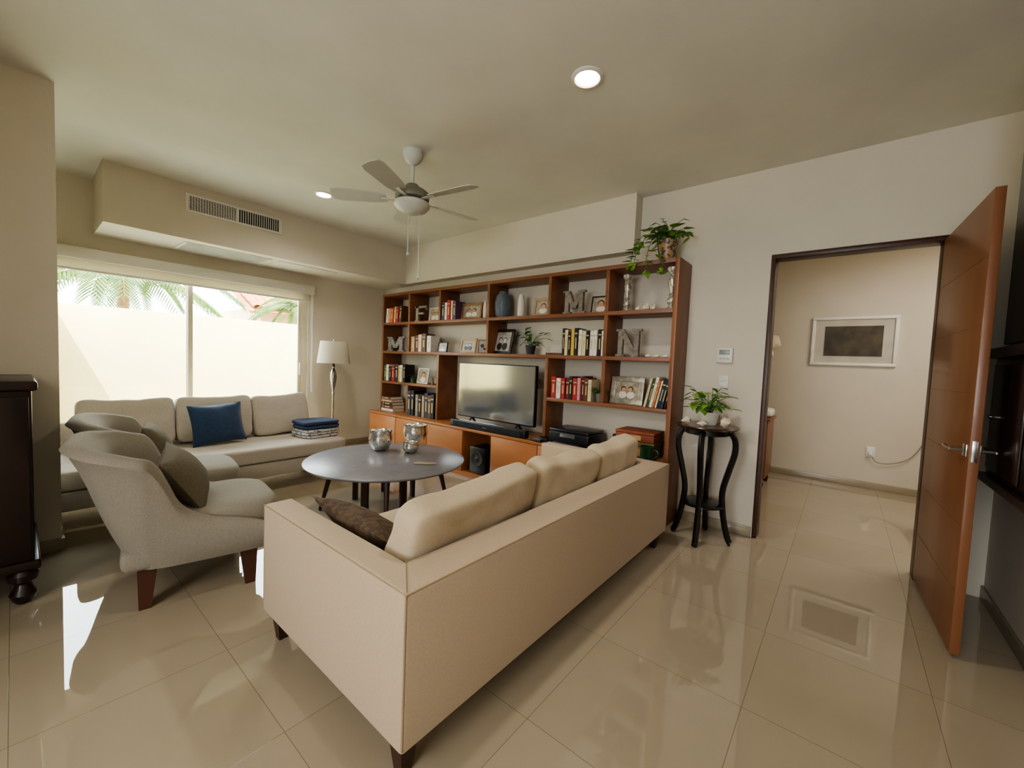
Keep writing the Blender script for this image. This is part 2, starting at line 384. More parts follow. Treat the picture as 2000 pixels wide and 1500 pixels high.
# ------------------------------------------------------------------ ceiling things
def downlight(x,y,label):
    t=thing('downlight',label,'ceiling light',(x,y,CZ),0,'recessed ceiling lights')
    obj('trim_ring',B().lathe([(.088,0),(.088,-.006),(.07,-.012),(.062,-.004),(.062,0)],n=32),white,t)
    obj('bulb',B().lathe([(.061,-.001),(.058,-.006),(0,-.008)],n=32),mat('lit_bulb','FFF3DC',emit=30),t)
    L=bpy.data.lights.new('downlight_lamp','SPOT'); L.energy=66; L.color=(1,.91,.79); L.spot_size=R(155); L.spot_blend=.9; L.shadow_soft_size=.06
    o=bpy.data.objects.new('downlight_lamp',L); COL.objects.link(o); o.parent=t; o.location=(0,0,-.03)
downlight(-1.20,2.017,'lit recessed downlight in the ceiling above the tan sofa')
downlight(-4.09,1.96,'lit recessed downlight just past the ceiling fan blade near the air duct')
t=thing('ceiling_fan','white five-blade ceiling fan with pull chains over the round table','ceiling fan',(-2.666,1.962,CZ))
obj('canopy',B().lathe([(.075,0),(.077,-.03),(.06,-.07),(.03,-.095),(.02,-.1)],n=28),fanw,t)
obj('downrod',B().tube([(0,0,-.09),(0,0,-.26)],.012),fanw,t)
obj('motor_housing',B().lathe([(.02,-.24),(.045,-.25),(.06,-.27),(.10,-.29),(.125,-.31),(.13,-.34),(.128,-.36),(.10,-.372),(.06,-.375)],n=32),mat('fan_motor','8C8A80',.35,metal=.5,var=.05),t)
obj('switch_housing',B().lathe([(.09,-.375),(.13,-.385),(.135,-.41),(.11,-.44),(.06,-.465),(0,-.475)],n=32),fanw,t)
for k in range(5):
    an=R(-135+72*k); M=Matrix.Rotation(an,4,'Z')
    b=B(); poly=[(.19,-.048),(.28,-.064),(.54,-.072),(.59,-.058),(.605,0),(.59,.058),(.54,.072),(.28,.064),(.19,.048)]
    b.slab(poly,-.003,.003,M=M@Matrix.Translation((0,0,-.36))@Matrix.Rotation(R(14),4,'X'))
    bl=obj('blade',b,bladem,t)
    b=B()
    tb=bmesh.new(); bmesh.ops.create_cube(tb,size=1); bmesh.ops.scale(tb,vec=(.14,.03,.006),verts=tb.verts); b.add(tb,M@Matrix.Translation((.16,0,-.368)))
    obj('blade_iron',b,fanw,bl)
for (dx,dy,z1) in ((-.04,.0,-.75),(.03,.05,-.93)):
    b=B(); b.tube([(dx,dy,-.45),(dx,dy,z1)],.0035,6); b.lathe([(0,0),(.009,-.006),(.011,-.022),(0,-.032)],(dx,dy,z1),8)
    obj('pull_chain',b,fanw,t)
# vents
t=thing('air_vent','white metal air conditioning grille on the face of the ceiling duct','vent',(-4.979,1.49,2.725))
b=B(); w2,h2=.43,.085
b.bx(0,.012,-w2,w2,h2-.02,h2,.002); b.bx(0,.012,-w2,w2,-h2,-h2+.02,.002); b.bx(0,.012,-w2,-w2+.025,-h2+.02,h2-.02,.002); b.bx(0,.012,w2-.025,w2,-h2+.02,h2-.02,.002); b.bx(0,.012,-.008,.008,-h2+.02,h2-.02,.002)
obj('frame',b,white,t)
obj('duct_backing',B().bx(.0,.002,-w2+.02,w2-.02,-h2+.015,h2-.015),mat('vent_dark','3E3D39',.8),t)
b=B()
for i in range(38):
    yy=-w2+.03+i*(2*w2-.06)/37
    b.bx(.003,.009,yy-.003,yy+.003,-h2+.018,h2-.018)
obj('louvres',b,white,t)
b=B()
for i in range(9):
    zz=-h2+.03+i*.0137
    b.bx(.004,.010,-w2+.025,-.008,zz-.0022,zz+.0022)
obj('damper_bars',b,white,t)
t=thing('return_vent','flat white return air grille on the underside of the ceiling duct','vent',(-5.32,1.48,2.38))
obj('frame',B().bx(-.2,.2,-.40,.40,-.008,-.0005,.002),white,t)
b=B()
for i in range(15):
    b.box((-.17+i*.0243,0,-.011),(.014,.74,.004))
obj('louvres',b,mat('grille_grey','C4C4BE',.5),t)
single('access_panel',B().bx(-.2,.2,-.35,.35,-.005,-.0005,.001),wall_m,'painted access panel on the duct underside beside the return grille','panel',(-5.32,2.3,2.38))

# ------------------------------------------------------------------ bookcase
q=4.167/20; BX=lambda n:-5.25+q*n
TS=2.225; S1=1.817; S2=1.413; S3=.985; S4=.55; th=.035; FY=3.40; BY=YB-.003
t=thing('bookcase','wide open cherry wood bookcase covering the wall around the television','bookcase',(-3.17,3.56,0))
def loc(b): bmesh.ops.translate(b.bm,vec=(3.17,-3.56,0),verts=b.bm.verts); return b
obj('side_panel',loc(B().bx(-1.118,-1.083,FY,BY,0,TS,.002)),oak,t)
obj('side_panel',loc(B().bx(-5.25,-5.215,FY,BY,S4+.001,TS,.002)),oak,t)
obj('top_board',loc(B().bx(-5.215,-1.118,FY,BY,TS-th,TS,.002)),shelfw,t)
for (xa,xb,zs) in ((-5.215,-1.118,S1),(-5.215,-1.118,S2),(-5.215,BX(6)-.0175,S3),(BX(14)+.0175,-1.118,S3)):
    obj('shelf',loc(B().bx(xa,xb,FY,BY,zs-th,zs,.002)),shelfw,t)
for (n,za,zb) in [(k,S1,TS-th) for k in (3,6,10,14,17)]+[(k,S2,S1-th) for k in (3,10,17)]+[(6,S4+.001,S2-th),(14,S4+.001,S2-th),(17,S3,S2-th),(3,S4+.001,S3-th)]:
    obj('divider',loc(B().bx(BX(n)-.0175,BX(n)+.0175,FY+.002,BY,za,zb,.002)),shelfw,t)
t=thing('media_cabinet','low cherry wood cabinet with flat doors running under the bookcase','cabinet',(-3.2,3.49,0))
def loc2(b): bmesh.ops.translate(b.bm,vec=(3.2,-3.49,0),verts=b.bm.verts); return b
b=B(); b.bx(-5.285,-1.121,3.25,BY,S4-.03,S4,.003); b.bx(-5.285,-1.121,3.27,BY,0,.05); b.bx(-5.285,-1.121,BY-.02,BY,.05,S4-.03)
for xx in (-5.285,-4.66,-4.0,-3.37,-2.92,-2.3,-1.7,-1.141): b.bx(xx,xx+.02,3.272,BY-.02,.05,S4-.03)
obj('body',loc2(b),oakd,t)
obj('bottom_rail',loc2(B().bx(-5.285,-1.121,3.252,3.27,0,.045,.002)),oakd,t)
for xa,xb in ((-5.285,-4.66),(-4.655,-3.995),(-3.99,-3.355),(-2.915,-2.3),(-2.295,-1.7),(-1.695,-1.125)):
    obj('door',loc2(B().bx(xa+.002,xb-.002,3.252,3.27,.05,S4-.034,.002)),oakd,t)
# ---------------------------------------------------------------- shelf contents
ORD=['first','second','third','fourth','fifth','sixth','seventh','eighth','ninth','tenth','eleventh','twelfth','thirteenth']
BC={'white':'D9D5CA','cream':'CDBF9C','black':'1B1A1B','red':'A3242A','dark red':'5E1A1C','navy':'24304E','orange':'C8642C','yellow':'CFA93C','pink':'C97F8C','brown':'5C3D28','green':'3E5B3A','grey':'77756F','blue':'35608A','tan':'A98A60','purple':'5A3C60'}
def bookmesh(tk,hh,dp,mi=0):
    b=B(); c=.003
    b.box((-tk/2+c/2,0,hh/2),(c,dp,hh),.001,1); b.box((tk/2-c/2,0,hh/2),(c,dp,hh),.001,1); b.box((0,-dp/2+c/2,hh/2),(tk,c,hh),.001,1)
    b.box((0,.003,hh/2),(tk-2*c,dp-.008,hh-.008),mi=1); 
    b.box((0,-dp/2-.0003,hh*.8),(tk*.75,.0006,hh*.05),mi=2)
    b.box((0,-dp/2-.0003,hh*.45),(tk*.3,.0006,hh*.4),mi=2)
    return b
def book_row(x0,x1,z,y,names,h0,h1,where,group,dp=.16,lean=0):
    n=len(names); ws=[random.uniform(.75,1.3) for _ in names]; sw=sum(ws); x=x0
    for i,nm in enumerate(names):
        tk=(x1-x0)*ws[i]/sw*.93; hh=random.uniform(h0,h1); tk=max(tk,.010)
        b=bookmesh(tk,hh,dp)
        lab='%s book, %s from left %s'%(nm,ORD[i],where)
        o=single('book',b,[mat('cover_'+nm.replace(' ','_'),BC[nm],.55,var=.08,vs=20),paper,mat('spine_band','B9A878',.5)],lab,'book',(x+tk/2,y+random.uniform(-.008,.008),z+.0005),0,group)
        if lean: 
            o.rotation_euler=(0,R(lean),0); o.location.z+=abs(math.sin(R(lean)))*tk/2
        x+=tk/.93
def photo(b,w,h,kind):
    b.bx(-w/2,w/2,-.001,.001,-h/2,h/2,mi=1)
    def disc(cx,cz,rx_,rz_,mi,dy): b.lathe([(1,0),(1,.0006),(0,.0007)],(cx,-.001-dy,cz),14,Matrix.Rotation(R(90),4,'X')@Matrix.Diagonal((rx_,rz_,1,1)),mi)
    if kind==2:
        for s in (-1,1): disc(s*w*.17,-h*.25,w*.17,h*.2,3,.0); disc(s*w*.15,h*.08,w*.11,h*.16,4,.0008); disc(s*w*.14,h*.05,w*.09,h*.13,2,.0016)
    elif kind==1:
        disc(0,-h*.28,w*.28,h*.2,3,0); disc(0,h*.1,w*.2,h*.22,4,.0008); disc(0,h*.05,w*.16,h*.19,2,.0016)
    elif kind==3:
        disc(-w*.1,h*.05,w*.22,h*.16,3,0); disc(w*.18,-h*.2,w*.15,h*.1,4,.0008)
pm=[mat('photo_ground','9C9684',.3,vs=25,var=.3),mat('photo_skin','C98F6C',.3),mat('photo_cloth','D8D4CC',.3),mat('photo_hair','2E221C',.3)]
pm2=[mat('photo_grey','A8A49C',.3,vs=25,var=.2),mat('photo_grey_skin','CFC8BE',.3),mat('photo_dark','3A3733',.3),mat('photo_hair2','25211E',.3)]
def frame(u0,u1,vt,zs,y,fm,label,fw=.02,kind=2,pms=pm,yaw=0,tilt=9,matw=0,group='photo frames in the bookcase',w=None):
    um=(u0+u1)/2
    xa=W(u0,vt+20,y=y).x; xb=W(u1,vt+20,y=y).x; w=w or (xb-xa); hh=W(um,vt,y=y).z-zs
    hh=hh/math.cos(R(tilt))
    t=thing('photo_frame',label,'photo frame',((xa+xb)/2,y,zs+.001),R(yaw),group)
    M=Matrix.Translation((0,.004,0))@rx(-tilt)
    def fin(b): bmesh.ops.transform(b.bm,matrix=M,verts=b.bm.verts); return b
    b=B(); b.bx(-w/2,w/2,0,.016,0,fw,.003); b.bx(-w/2,w/2,0,.016,hh-fw,hh,.003); b.bx(-w/2,-w/2+fw,0,.016,fw,hh-fw,.002); b.bx(w/2-fw,w/2,0,.016,fw,hh-fw,.002)
    obj('frame',fin(b),fm,t)
    b=B(); photo(b,w-2*fw-2*matw,hh-2*fw-2*matw,kind); bmesh.ops.translate(b.bm,vec=(0,.009-(.002 if matw else 0),hh/2),verts=b.bm.verts)
    obj('photo',fin(b),[white]+pms,t)
    if matw: obj('mount',fin(B().bx(-w/2+fw,w/2-fw,.0085,.010,fw,hh-fw)),white,t)
    b=B(); b.bx(-w/2+.004,w/2-.004,.0155,.018,.004,hh-.004); 
    obj('backing',fin(b),blackp,t)
    b=B(); zt=hh*.6; p1=M@Vector((0,.018,zt)); ye=p1.y+.05; b.loft([[Vector((-.015,p1.y,p1.z)),Vector((.015,p1.y,p1.z)),Vector((.015,p1.y+.003,p1.z)),Vector((-.015,p1.y+.003,p1.z))],[Vector((-.02,ye,0)),Vector((.02,ye,0)),Vector((.02,ye+.003,0)),Vector((-.02,ye+.003,0))]])
    obj('easel_leg',b,blackp,t); return t
wfr=mat('frame_wood','9A7350',.5,vs=8,var=.2); wfl=mat('frame_pale_wood','B59A78',.5,var=.15); sfr=mat('frame_silver_leaf','A8A294',.35,metal=.5,vs=30,var=.25); bfr=mat('frame_black','2B2320',.4); wht=mat('frame_white','D9D6CE',.4)
def letter(ch,u0,u1,vt,zs,y,label,t_=.035):
    xa=W(u0,vt+20,y=y).x; xb=W(u1,vt+20,y=y).x; w=xb-xa; h=W((u0+u1)/2,vt,y=y).z-zs; b=B(); s=w*.19; e=w*.09; sf=h*.09
    def r(x0,x1,z0,z1): b.bx(x0,x1,-t_/2,t_/2,z0,z1,.002,1)
    if ch in 'MN':
        for sx in (-1,1):
            cx=sx*(w/2-e-s/2)
            if not(ch=='N' and sx==1): r(cx-s/2-e,cx+s/2+e,0,sf)
            r(cx-s/2,cx+s/2,0 if (ch=='N' and sx==1) else sf*.9,h-sf*.9)
            if ch=='M': r(cx-s/2-e,cx+s/2,h-sf,h) if sx==-1 else r(cx-s/2,cx+s/2+e,h-sf,h)
            else: r(cx-s/2-e,cx+s/2+(e if sx==1 else 0),h-sf,h)
        if ch=='M':
            for sx in (-1,1):
                X=w/2-e; b.prism([(X,h-.001),(X-s*1.1,h-.001),(-s*.55,h*.22),(s*.55,h*.22)] if sx==1 else [(-X,h-.001),(-s*.55,h*.22),(s*.55,h*.22),(-X+s*1.1,h-.001)],-t_/2+.001+.0005*sx,t_/2-.001)
        else:
            X=w/2-e; b.prism([(-X,h-.001),(X-s*1.15,.001),(X,.001),(-X+s*1.15,h-.001)],-t_/2+.001,t_/2-.001)
    else:
        r(-w/2+e,-w/2+e+s*1.2,sf*.9,h); r(-w/2,-w/2+2*e+s*1.2,0,sf); r(-w/2,w/2,h-sf*1.5,h); r(-w/2+e+s,w*.25,h*.45,h*.45+sf*1.4); r(w/2-sf*.8,w/2,h-sf*3,h-sf*1.4)
    return single('decorative_letter',b,letterm,label,'decorative letter',((xa+xb)/2,y,zs+.001),0,'metal letters in the bookcase')
XX=lambda u,v,y: W(u,v,y=y).x
# top row
book_row(BX(0)+.06,BX(0)+.42,S1,3.50,['white','pink','orange','cream','red','brown'],.20,.25,'in the top left bay','books in the top left bay',lean=4)
letter('F',812,834,598,S1,3.46,'grey metal letter F on the top shelf beside a small photo frame')
frame(836,859,600,S1,3.50,wht,'small white frame with couple photo beside the metal letter F',.015)
book_row(BX(6)+.03,XX(896,610,3.47),S1,3.50,['navy','white','red','cream','purple'],.21,.25,'beside the wooden top shelf family photo','books beside the family photo')
frame(899,938,591,S1,3.50,wfr,'wooden frame with family photo between books and a small white vase',.03,2)
single('vase',B().lathe([(.02,0),(.027,.02),(.028,.14),(.02,.18),(.014,.19),(.014,.21),(0,.20)],n=20),cream,'slim white bottle vase beside the wooden family photo frame','vase',(XX(948,610,3.5),3.5,S1))
t=thing('vase','large ribbed blue-grey ceramic vase on the top shelf','vase',(XX(982,600,3.52),3.52,S1))
obj('vase_body',B().lathe([(.05,0),(.075,.03),(.088,.10),(.088,.18),(.072,.25),(.045,.285),(.04,.30),(.034,.30),(.034,.27),(0,.26)],n=28),bluegrey,t)
b=B()
for k in range(28):
    an=2*PI*k/28; b.tube([((r_)*math.cos(an),(r_)*math.sin(an),z_) for r_,z_ in ((.075,.03),(.088,.10),(.088,.18),(.073,.25))],.0035,5)
obj('ribs',b,bluegrey,t)
single('vase',B().lathe([(.03,0),(.038,.02),(.04,.12),(.034,.19),(.025,.225),(.027,.24),(.02,.24),(.018,.20),(0,.19)],n=20),cream,'plain white ceramic vase between the blue-grey vase and a photo frame','vase',(XX(1018,600,3.5),3.5,S1))
frame(1040,1077,581,S1,3.52,wfl,'pale wooden frame with portrait photo left of the large letter M',.03,1)
letter('M',1101,1144,568,S1,3.45,'large grey metal letter M on the top shelf')
frame(1153,1190,577,S1,3.50,bfr,'dark frame with a smiling child photo right of the large M',.012,1)
def candlestick(u,v,y,zs,vt,label):
    x=XX(u,v,y); hh=W(u,vt,y=y).z-zs
    prof=[(.045,0),(.048,.02),(.03,.05),(.016,.09),(.03,.14),(.036,.2),(.03,.26),(.016,.30),(.026,.34),(.016,.38),(.02,.5),(.033,.60),(.034,.68),(.02,.76),(.015,.80),(.03,.86),(.045,.92),(.048,.97),(.042,1.0),(.03,.985),(0,.98)]
    return single('candlestick',B().lathe([(r_,z_*hh) for r_,z_ in prof],n=24),merc2,label,'candlestick',(x,y,zs+.0005),0,'silver candlesticks on the top shelf')
candlestick(1226,570,3.50,S1,537,'shorter mottled silver candlestick at the left of the last top bay')
candlestick(1313,560,3.47,S1,522,'taller mottled silver candlestick against the right end of the bookcase')
for i,(u,sz) in enumerate(((1246,.022),(1262,.03),(1276,.024))):
    b=B(); b.puff((0,0,sz*.8),(sz*2,sz*1.6,sz*1.6),2.2,.004,5,fs=40); b.puff((sz*.5,-.005,sz*1.5),(sz*.9,sz*.9,sz*.9),2.2,.002,4,fs=40)
    single('figurine',b,mat('figurine_white','CFC3AC',.5,var=.1),['small pale figurine next to the shorter silver candlestick','larger middle figurine between the two candlesticks','small figurine nearest the taller candlestick'][i],'figurine',(XX(u,600,3.46),3.46,S1),0,'small figurines on the top shelf')
# second row
letter('M',757,791,658,S2,3.46,'smaller grey metal letter M in the left bay of the second shelf')
book_row(BX(3)+.03,XX(850,680,3.5),S2,3.50,['tan','dark red','cream','brown','white'],.19,.24,'right of the smaller letter M','books on the second shelf left',dp=.15)
frame(853,871,668,S2,3.47,bfr,'small dark frame standing against the second shelf books',.012,1)
frame(897,927,660,S2,3.50,wfl,'pale wooden frame with tiny square photo on the second shelf',.028,2,pm2)
frame(934,951,663,S2,3.49,wfr,'narrow brown frame beside the central divider on the second shelf',.012,3,pm2,yaw=30,w=.13)
frame(958,997,642,S2,3.50,bfr,'tall dark frame with black and white photo leaning in the middle bay',.035,2,pm2,tilt=14)
def plant_in_pot(x,y,z,pr,ph,potm,n,spread,size,label,potlabel='pot',leafmat=leafm,wid=.7,seed=1,up=1.0,name='potted_plant',trail=(),ymax=9,elmin=.15):
    rnd=random.Random(seed); t=thing(name,label,'plant',(x,y,z))
    obj('pot',B().lathe([(pr*.7,0),(pr*.78,ph*.1),(pr*.98,ph*.8),(pr*1.05,ph*.9),(pr*1.05,ph),(pr*.93,ph),(pr*.9,ph*.85),(0,ph*.84)],n=24),potm,t)
    obj('soil',B().lathe([(pr*.9,ph*.845),(pr*.5,ph*.9),(0,ph*.9)],n=16),soil,t)
    lf=B(); st=B()
    for i in range(n):
        an=rnd.uniform(0,2*PI); el=rnd.uniform(elmin,1.3); r_=spread*rnd.uniform(.45,1)
        e=Vector((math.cos(an)*math.cos(el)*r_,min(math.sin(an)*math.cos(el)*r_*.8,ymax-size),ph*.9+math.sin(el)*r_*up))
        p0=Vector((rnd.uniform(-.3,.3)*pr,rnd.uniform(-.3,.3)*pr,ph*.88)); mid=(p0+e)/2+Vector((0,0,r_*.18))
        pts=catmull([p0,mid,e],4); st.tube(pts,.0022,5)
        for f,sz in ((1,1),(.62,.75)):
            k=int(f*(len(pts)-1)); dd=Vector((math.cos(an)+rnd.uniform(-.6,.6),math.sin(an)+rnd.uniform(-.6,.6),rnd.uniform(-.5,.5)))
            lf.leaf(pts[k],dd,size*sz*rnd.uniform(.7,1.15),wid)
    for tr in trail:
        pts=catmull([Vector(p) for p in tr],5); st.tube(pts,.0025,5)
        for k in range(2,len(pts),1):
            dd=Vector((rnd.uniform(-1,1),rnd.uniform(-1,.2),rnd.uniform(-.6,.3))); lf.leaf(pts[k],dd,size*rnd.uniform(.5,.85),wid)
    obj('stems',st,leafd,t); obj('leaves',lf,leafmat,t); return t
plant_in_pot(XX(1036,690,3.5),3.5,S2,.055,.10,mat('dark_pot','2F3033',.5),16,.20,.085,'small pothos in a dark pot on the middle shelf',leafmat=leafd,seed=4,up=1.2,ymax=.2)
b=B()
for k in range(9):
    b.lathe([(0,-.012),(.009,-.008),(.012,0),(.009,.008),(0,.012)],(-.09+k*.022,math.sin(k)*.006,.0125),8)
single('bead_string',b,mat('wood_beads','6B4A30',.5),'short string of brown beads in front of the shelf books','beads',(XX(1082,690,3.44),3.44,S2))
book_row(XX(1103,680,3.48),XX(1187,680,3.48),S2,3.50,['black','cream','black','yellow','black','white','cream','black','white','white','black','white'],.23,.27,'left of the letter N','books beside the letter N')
letter('N',1204,1254,643,S2,3.46,'large dark grey metal letter N on the second shelf')
for i,u in enumerate((1266,1283,1300,1314)):
    b=B(); b.puff((0,0,.013),(.05,.035,.026),2.3,.003,4,fs=40)
    single('shell',b,cream,'small white shell, %s to the right of the letter N'%ORD[i],'shell',(XX(u,690,3.45),3.45,S2),0,'shells beside the letter N')
# third row left
book_row(BX(0)+.05,XX(800,740,3.5),S3,3.50,['green','white','black','red','navy','yellow','white','black'],.21,.25,'above the horizontal book stack','books third shelf left')
plant_in_pot(XX(806,745,3.48),3.48,S3,.03,.07,mat('green_pot','4E6650',.4),9,.09,.06,'tiny green plant between books and a white frame',leafmat=leafd,seed=8)
frame(813,834,719,S3,3.48,wht,'white upright frame with red picture at the left bay',.014,1)
b=B(); b.lathe([(.018,0),(.02,.02),(.012,.05),(.016,.07),(.01,.09),(0,.095)],n=14)
single('ornament',b,mat('ornament_brown','7A5B40',.4),'small brown ornament right of the white upright frame','ornament',(XX(845,745,3.46),3.46,S3))
# third row right
book_row(XX(1081,760,3.46),XX(1160,760,3.46),S3,3.50,['red','white','red','dark red','black','red','pink','dark red','brown','cream'],.20,.24,'just right of the television','red books right of the television')
plant_in_pot(XX(1171,775,3.47),3.47,S3,.04,.08,mat('grey_pot','6D6F70',.5),14,.10,.06,'small trailing plant between red books and the silver frame',leafmat=leafd,seed=9)
frame(1191,1255,736,S3,3.50,sfr,'large silver-leaf frame with couple photo right of the television',.045,2)
book_row(XX(1262,780,3.48),XX(1312,780,3.48)-.03,S3,3.50,['cream','green','white','orange','white','black','navy','black'],.23,.27,'leaning at the right end of the bookcase','leaning books at the right end',lean=12)
# fourth row left : stack
x=XX(763,800,3.48); z=S4
for i,(nm,tk,ln) in enumerate((('white',.035,.30),('dark red',.05,.30),('black',.04,.28),('tan',.035,.25),('brown',.04,.24))):
    b=bookmesh(tk,ln,.2); bmesh.ops.transform(b.bm,matrix=Matrix.Translation((ln/2,0,tk/2))@ry(-90),verts=b.bm.verts)
    single('book',b,[mat('cover_'+nm.replace(' ','_'),BC[nm],.55,var=.08,vs=20),paper,mat('spine_band','B9A878',.5)],'%s book, %s from the bottom of the horizontal stack'%(nm,ORD[i]),'book',(x+random.uniform(-.02,.02),3.50,z+.001),0,'horizontal stack of books'); z+=tk+.001
book_row(BX(3)+.03,BX(3)+.17,S4,3.48,['navy','black'],.33,.36,'among the two largest upright books near the cabinet','two large books in the low left bay')
book_row(BX(3)+.20,BX(6)-.04,S4,3.48,['grey','black','tan','navy','brown','black'],.27,.33,'in the row left of the television','books at cabinet height')
# TV and electronics
t=thing('television','large flat black television standing on the low cabinet','television',(-3.05,3.44,S4))
obj('bezel',B().bx(-.575,.575,-.015,.03,.10,.745,.006),blackp,t)
obj('screen',B().bx(-.565,.565,-.0175,-.0152,.115,.735),screen,t)
b=B()
for s in (-1,1): b.loft([[Vector((s*.35-.015,-.1,.002)),Vector((s*.35+.015,-.1,.002)),Vector((s*.35+.015,-.1,.012)),Vector((s*.35-.015,-.1,.012))],[Vector((s*.35-.015,0,.10)),Vector((s*.35+.015,0,.10)),Vector((s*.35+.015,.01,.11)),Vector((s*.35-.015,.01,.11))],[Vector((s*.35-.015,.1,.002)),Vector((s*.35+.015,.1,.002)),Vector((s*.35+.015,.1,.012)),Vector((s*.35-.015,.1,.012))]])
obj('stand',b,blackp,t)
t=thing('soundbar','long black soundbar lying in front of the television','soundbar',(-3.02,3.295,S4))
b=B(); b.bx(-.56,.56,-.04,.035,.002,.085,.012,3); obj('soundbar_body',b,blackp,t)
obj('grille',B().bx(-.50,.50,-.043,-.04,.012,.072,.001),mat('speaker_cloth','202124',.9,var=.3,vs=300),t)
obj('badge',B().bx(-.03,.03,-.0445,-.043,.035,.045),silver,t)
t=thing('subwoofer','small black subwoofer box inside the open cabinet bay','speaker',(-3.135,3.40,.051))
obj('speaker_body',B().bx(-.12,.12,-.12,.14,0,.30,.008),blackp,t)
obj('driver',B().lathe([(.085,0),(.08,.006),(.065,.003),(.03,-.004),(.02,.006),(0,.01)],(0,-.121,.17),28,rx(90)),mat('driver_cone','2C2D30',.5),t)
t=thing('printer','black multifunction printer on the low cabinet under the right shelf','printer',(-1.98,3.44,S4))
obj('printer_body',B().bx(-.22,.22,-.15,.17,.001,.13,.012,3),blackp,t)
obj('scanner_lid',B().bx(-.215,.215,-.145,.165,.131,.155,.008),mat('printer_lid','26272A',.3),t)
obj('paper_tray',B().bx(-.14,.14,-.19,-.15,.02,.035,.004),mat('printer_tray','303136',.4),t)
obj('control_panel',B().box((.0,-.155,.10),(.16,.012,.035),.002,rot=rx(-20)),mat('panel_grey','4A4C52',.3),t)
t=thing('media_box','black set-top box beside the soundbar on the cabinet','electronics',(-2.34+.09,3.36,S4))
obj('box_body',B().bx(-.09,.03,-.06,.06,.001,.04,.006),blackp,t); obj('front_strip',B().bx(-.08,.02,-.0615,-.06,.012,.022),silver,t)
b=B(); b.box((0,0,.012),(.05,.18,.02),.007,3); 
t=thing('remote_control','black remote control lying at the front edge of the cabinet','remote',(-2.34,3.275,S4),R(80)); obj('remote_body',b,blackp,t)
b=B()
for i in range(5):
    for j in (-1,0,1): b.box((j*.013,-.06+i*.022,.0235),(.007,.009,.003),.001)
obj('buttons',b,mat('remote_buttons','8A8C90',.5),t)
t=thing('cordless_phone','black cordless phone standing in its charging cradle','phone',(XX(1202,855,3.40),3.40,S4))
obj('cradle',B().bx(-.035,.035,-.04,.04,.001,.03,.01,3),blackp,t)
obj('handset',B().box((0,.005,.10),(.045,.022,.15),.009,3,rx(8)),blackp,t); obj('display',B().box((0,-.009,.135),(.03,.002,.03),rot=rx(8)),silver,t)
boxm=mat('box_red_brown','8A4A32',.6,vs=20,var=.2)
for i,(z_,h_,lab,mm) in enumerate(((0,.14,'lower olive box in the stack of two at the right end of the cabinet',mat('box_olive','6A5A38',.6,vs=20,var=.3)),(.142,.085,'upper reddish wooden box with pale panel at the right end of the cabinet',boxm))):
    t=thing('keepsake_box',lab,'box',(-1.36,3.47,S4+z_),0,'stacked boxes'); obj('box_body',B().bx(-.17,.17,-.12,.12,.001,h_*.72,.003),mm,t); obj('lid',B().bx(-.173,.173,-.123,.123,h_*.73,h_,.004),mm,t); obj('label_plate',B().bx(-.06,.06,-.1225,-.1205,h_*.15,h_*.6),mat('plate_tan','C09A70',.6),t)
t=thing('mug','dark green metal mug on the cabinet beside the sofa back','mug',(-1.22,3.285,S4))
gm=mat('green_enamel','1F4A30',.25,coat=.4)
obj('cup',B().lathe([(.042,.001),(.05,.01),(.052,.12),(.056,.13),(.05,.13),(.046,.02),(0,.015)],n=28),gm,t)
obj('handle',B().tube(catmull([(.05,0,.105),(.085,0,.10),(.09,0,.06),(.05,0,.03)],5),.006,8),gm,t)
t=thing('jar','small amber jar with a lid behind the sofa end','jar',(-1.40,3.30,S4)); obj('glass_body',B().lathe([(.03,.001),(.034,.01),(.034,.06),(.026,.07),(0,.07)],n=20),mat('amber_glass','B07A2A',.15,var=.2),t); obj('lid',B().lathe([(.028,.071),(.028,.085),(0,.087)],n=20),silver,t)
# plant on top of bookcase
px_=XX(1303,500,3.50)
plant_in_pot(px_,3.50,TS,.085,.17,talav,30,.23,.10,'trailing pothos in a painted ceramic pot on top of the bookcase',seed=11,up=.95,ymax=.2,elmin=.3,
   trail=(((0,0,.16),(-.12,-.12,.20),(-.20,-.16,.06),(-.22,-.17,-.06)),((0,0,.16),(-.08,-.13,.16),(-.12,-.15,0),(-.11,-.16,-.10)),((0,0,.16),(.1,-.08,.2),(.2,-.1,.14)),((0,0,.16),(-.03,-.14,.12),(.0,-.15,-.03),(.01,-.15,-.14)),((0,0,.16),(-.16,-.1,.22),(-.24,-.13,.1),(-.25,-.16,-.02))))
# ------------------------------------------------------------------ tan sofa
t=thing('sofa','long tan fabric sofa seen from behind in the foreground','sofa',(-1.485,1.88,0))
def L(b,c): bmesh.ops.translate(b.bm,vec=(-c[0],-c[1],0),verts=b.bm.verts); return b
c=(-1.485,1.88)
obj('sofa_base',L(B().bx(-2.01,-1.118,.843,2.912,.135,.285,.006,3),c),sofab,t)
fr=obj('back_and_arms',L(B().slab([(-2.02,.715),(-.95,.715),(-.95,3.04),(-2.02,3.04),(-2.02,2.915),(-1.12,2.915),(-1.12,.84),(-2.02,.84)],.125,.628,.014,3),c),sofab,t,ang=50)
b=B(); b.tube([(-2.016,.719,.14),(-2.016,.719,.622),(-.954,.719,.622),(-.954,3.036,.622),(-.954,3.036,.14)],.0035,6); b.tube([(-.954,.719,.622),(-.954,.719,.14)],.0035,6); b.tube([(-.96,.725,.6285),(-1.118,.838,.6285)],.002,6)
obj('piping',L(b,c),mat('sofa_piping','9A866C',.95),fr)
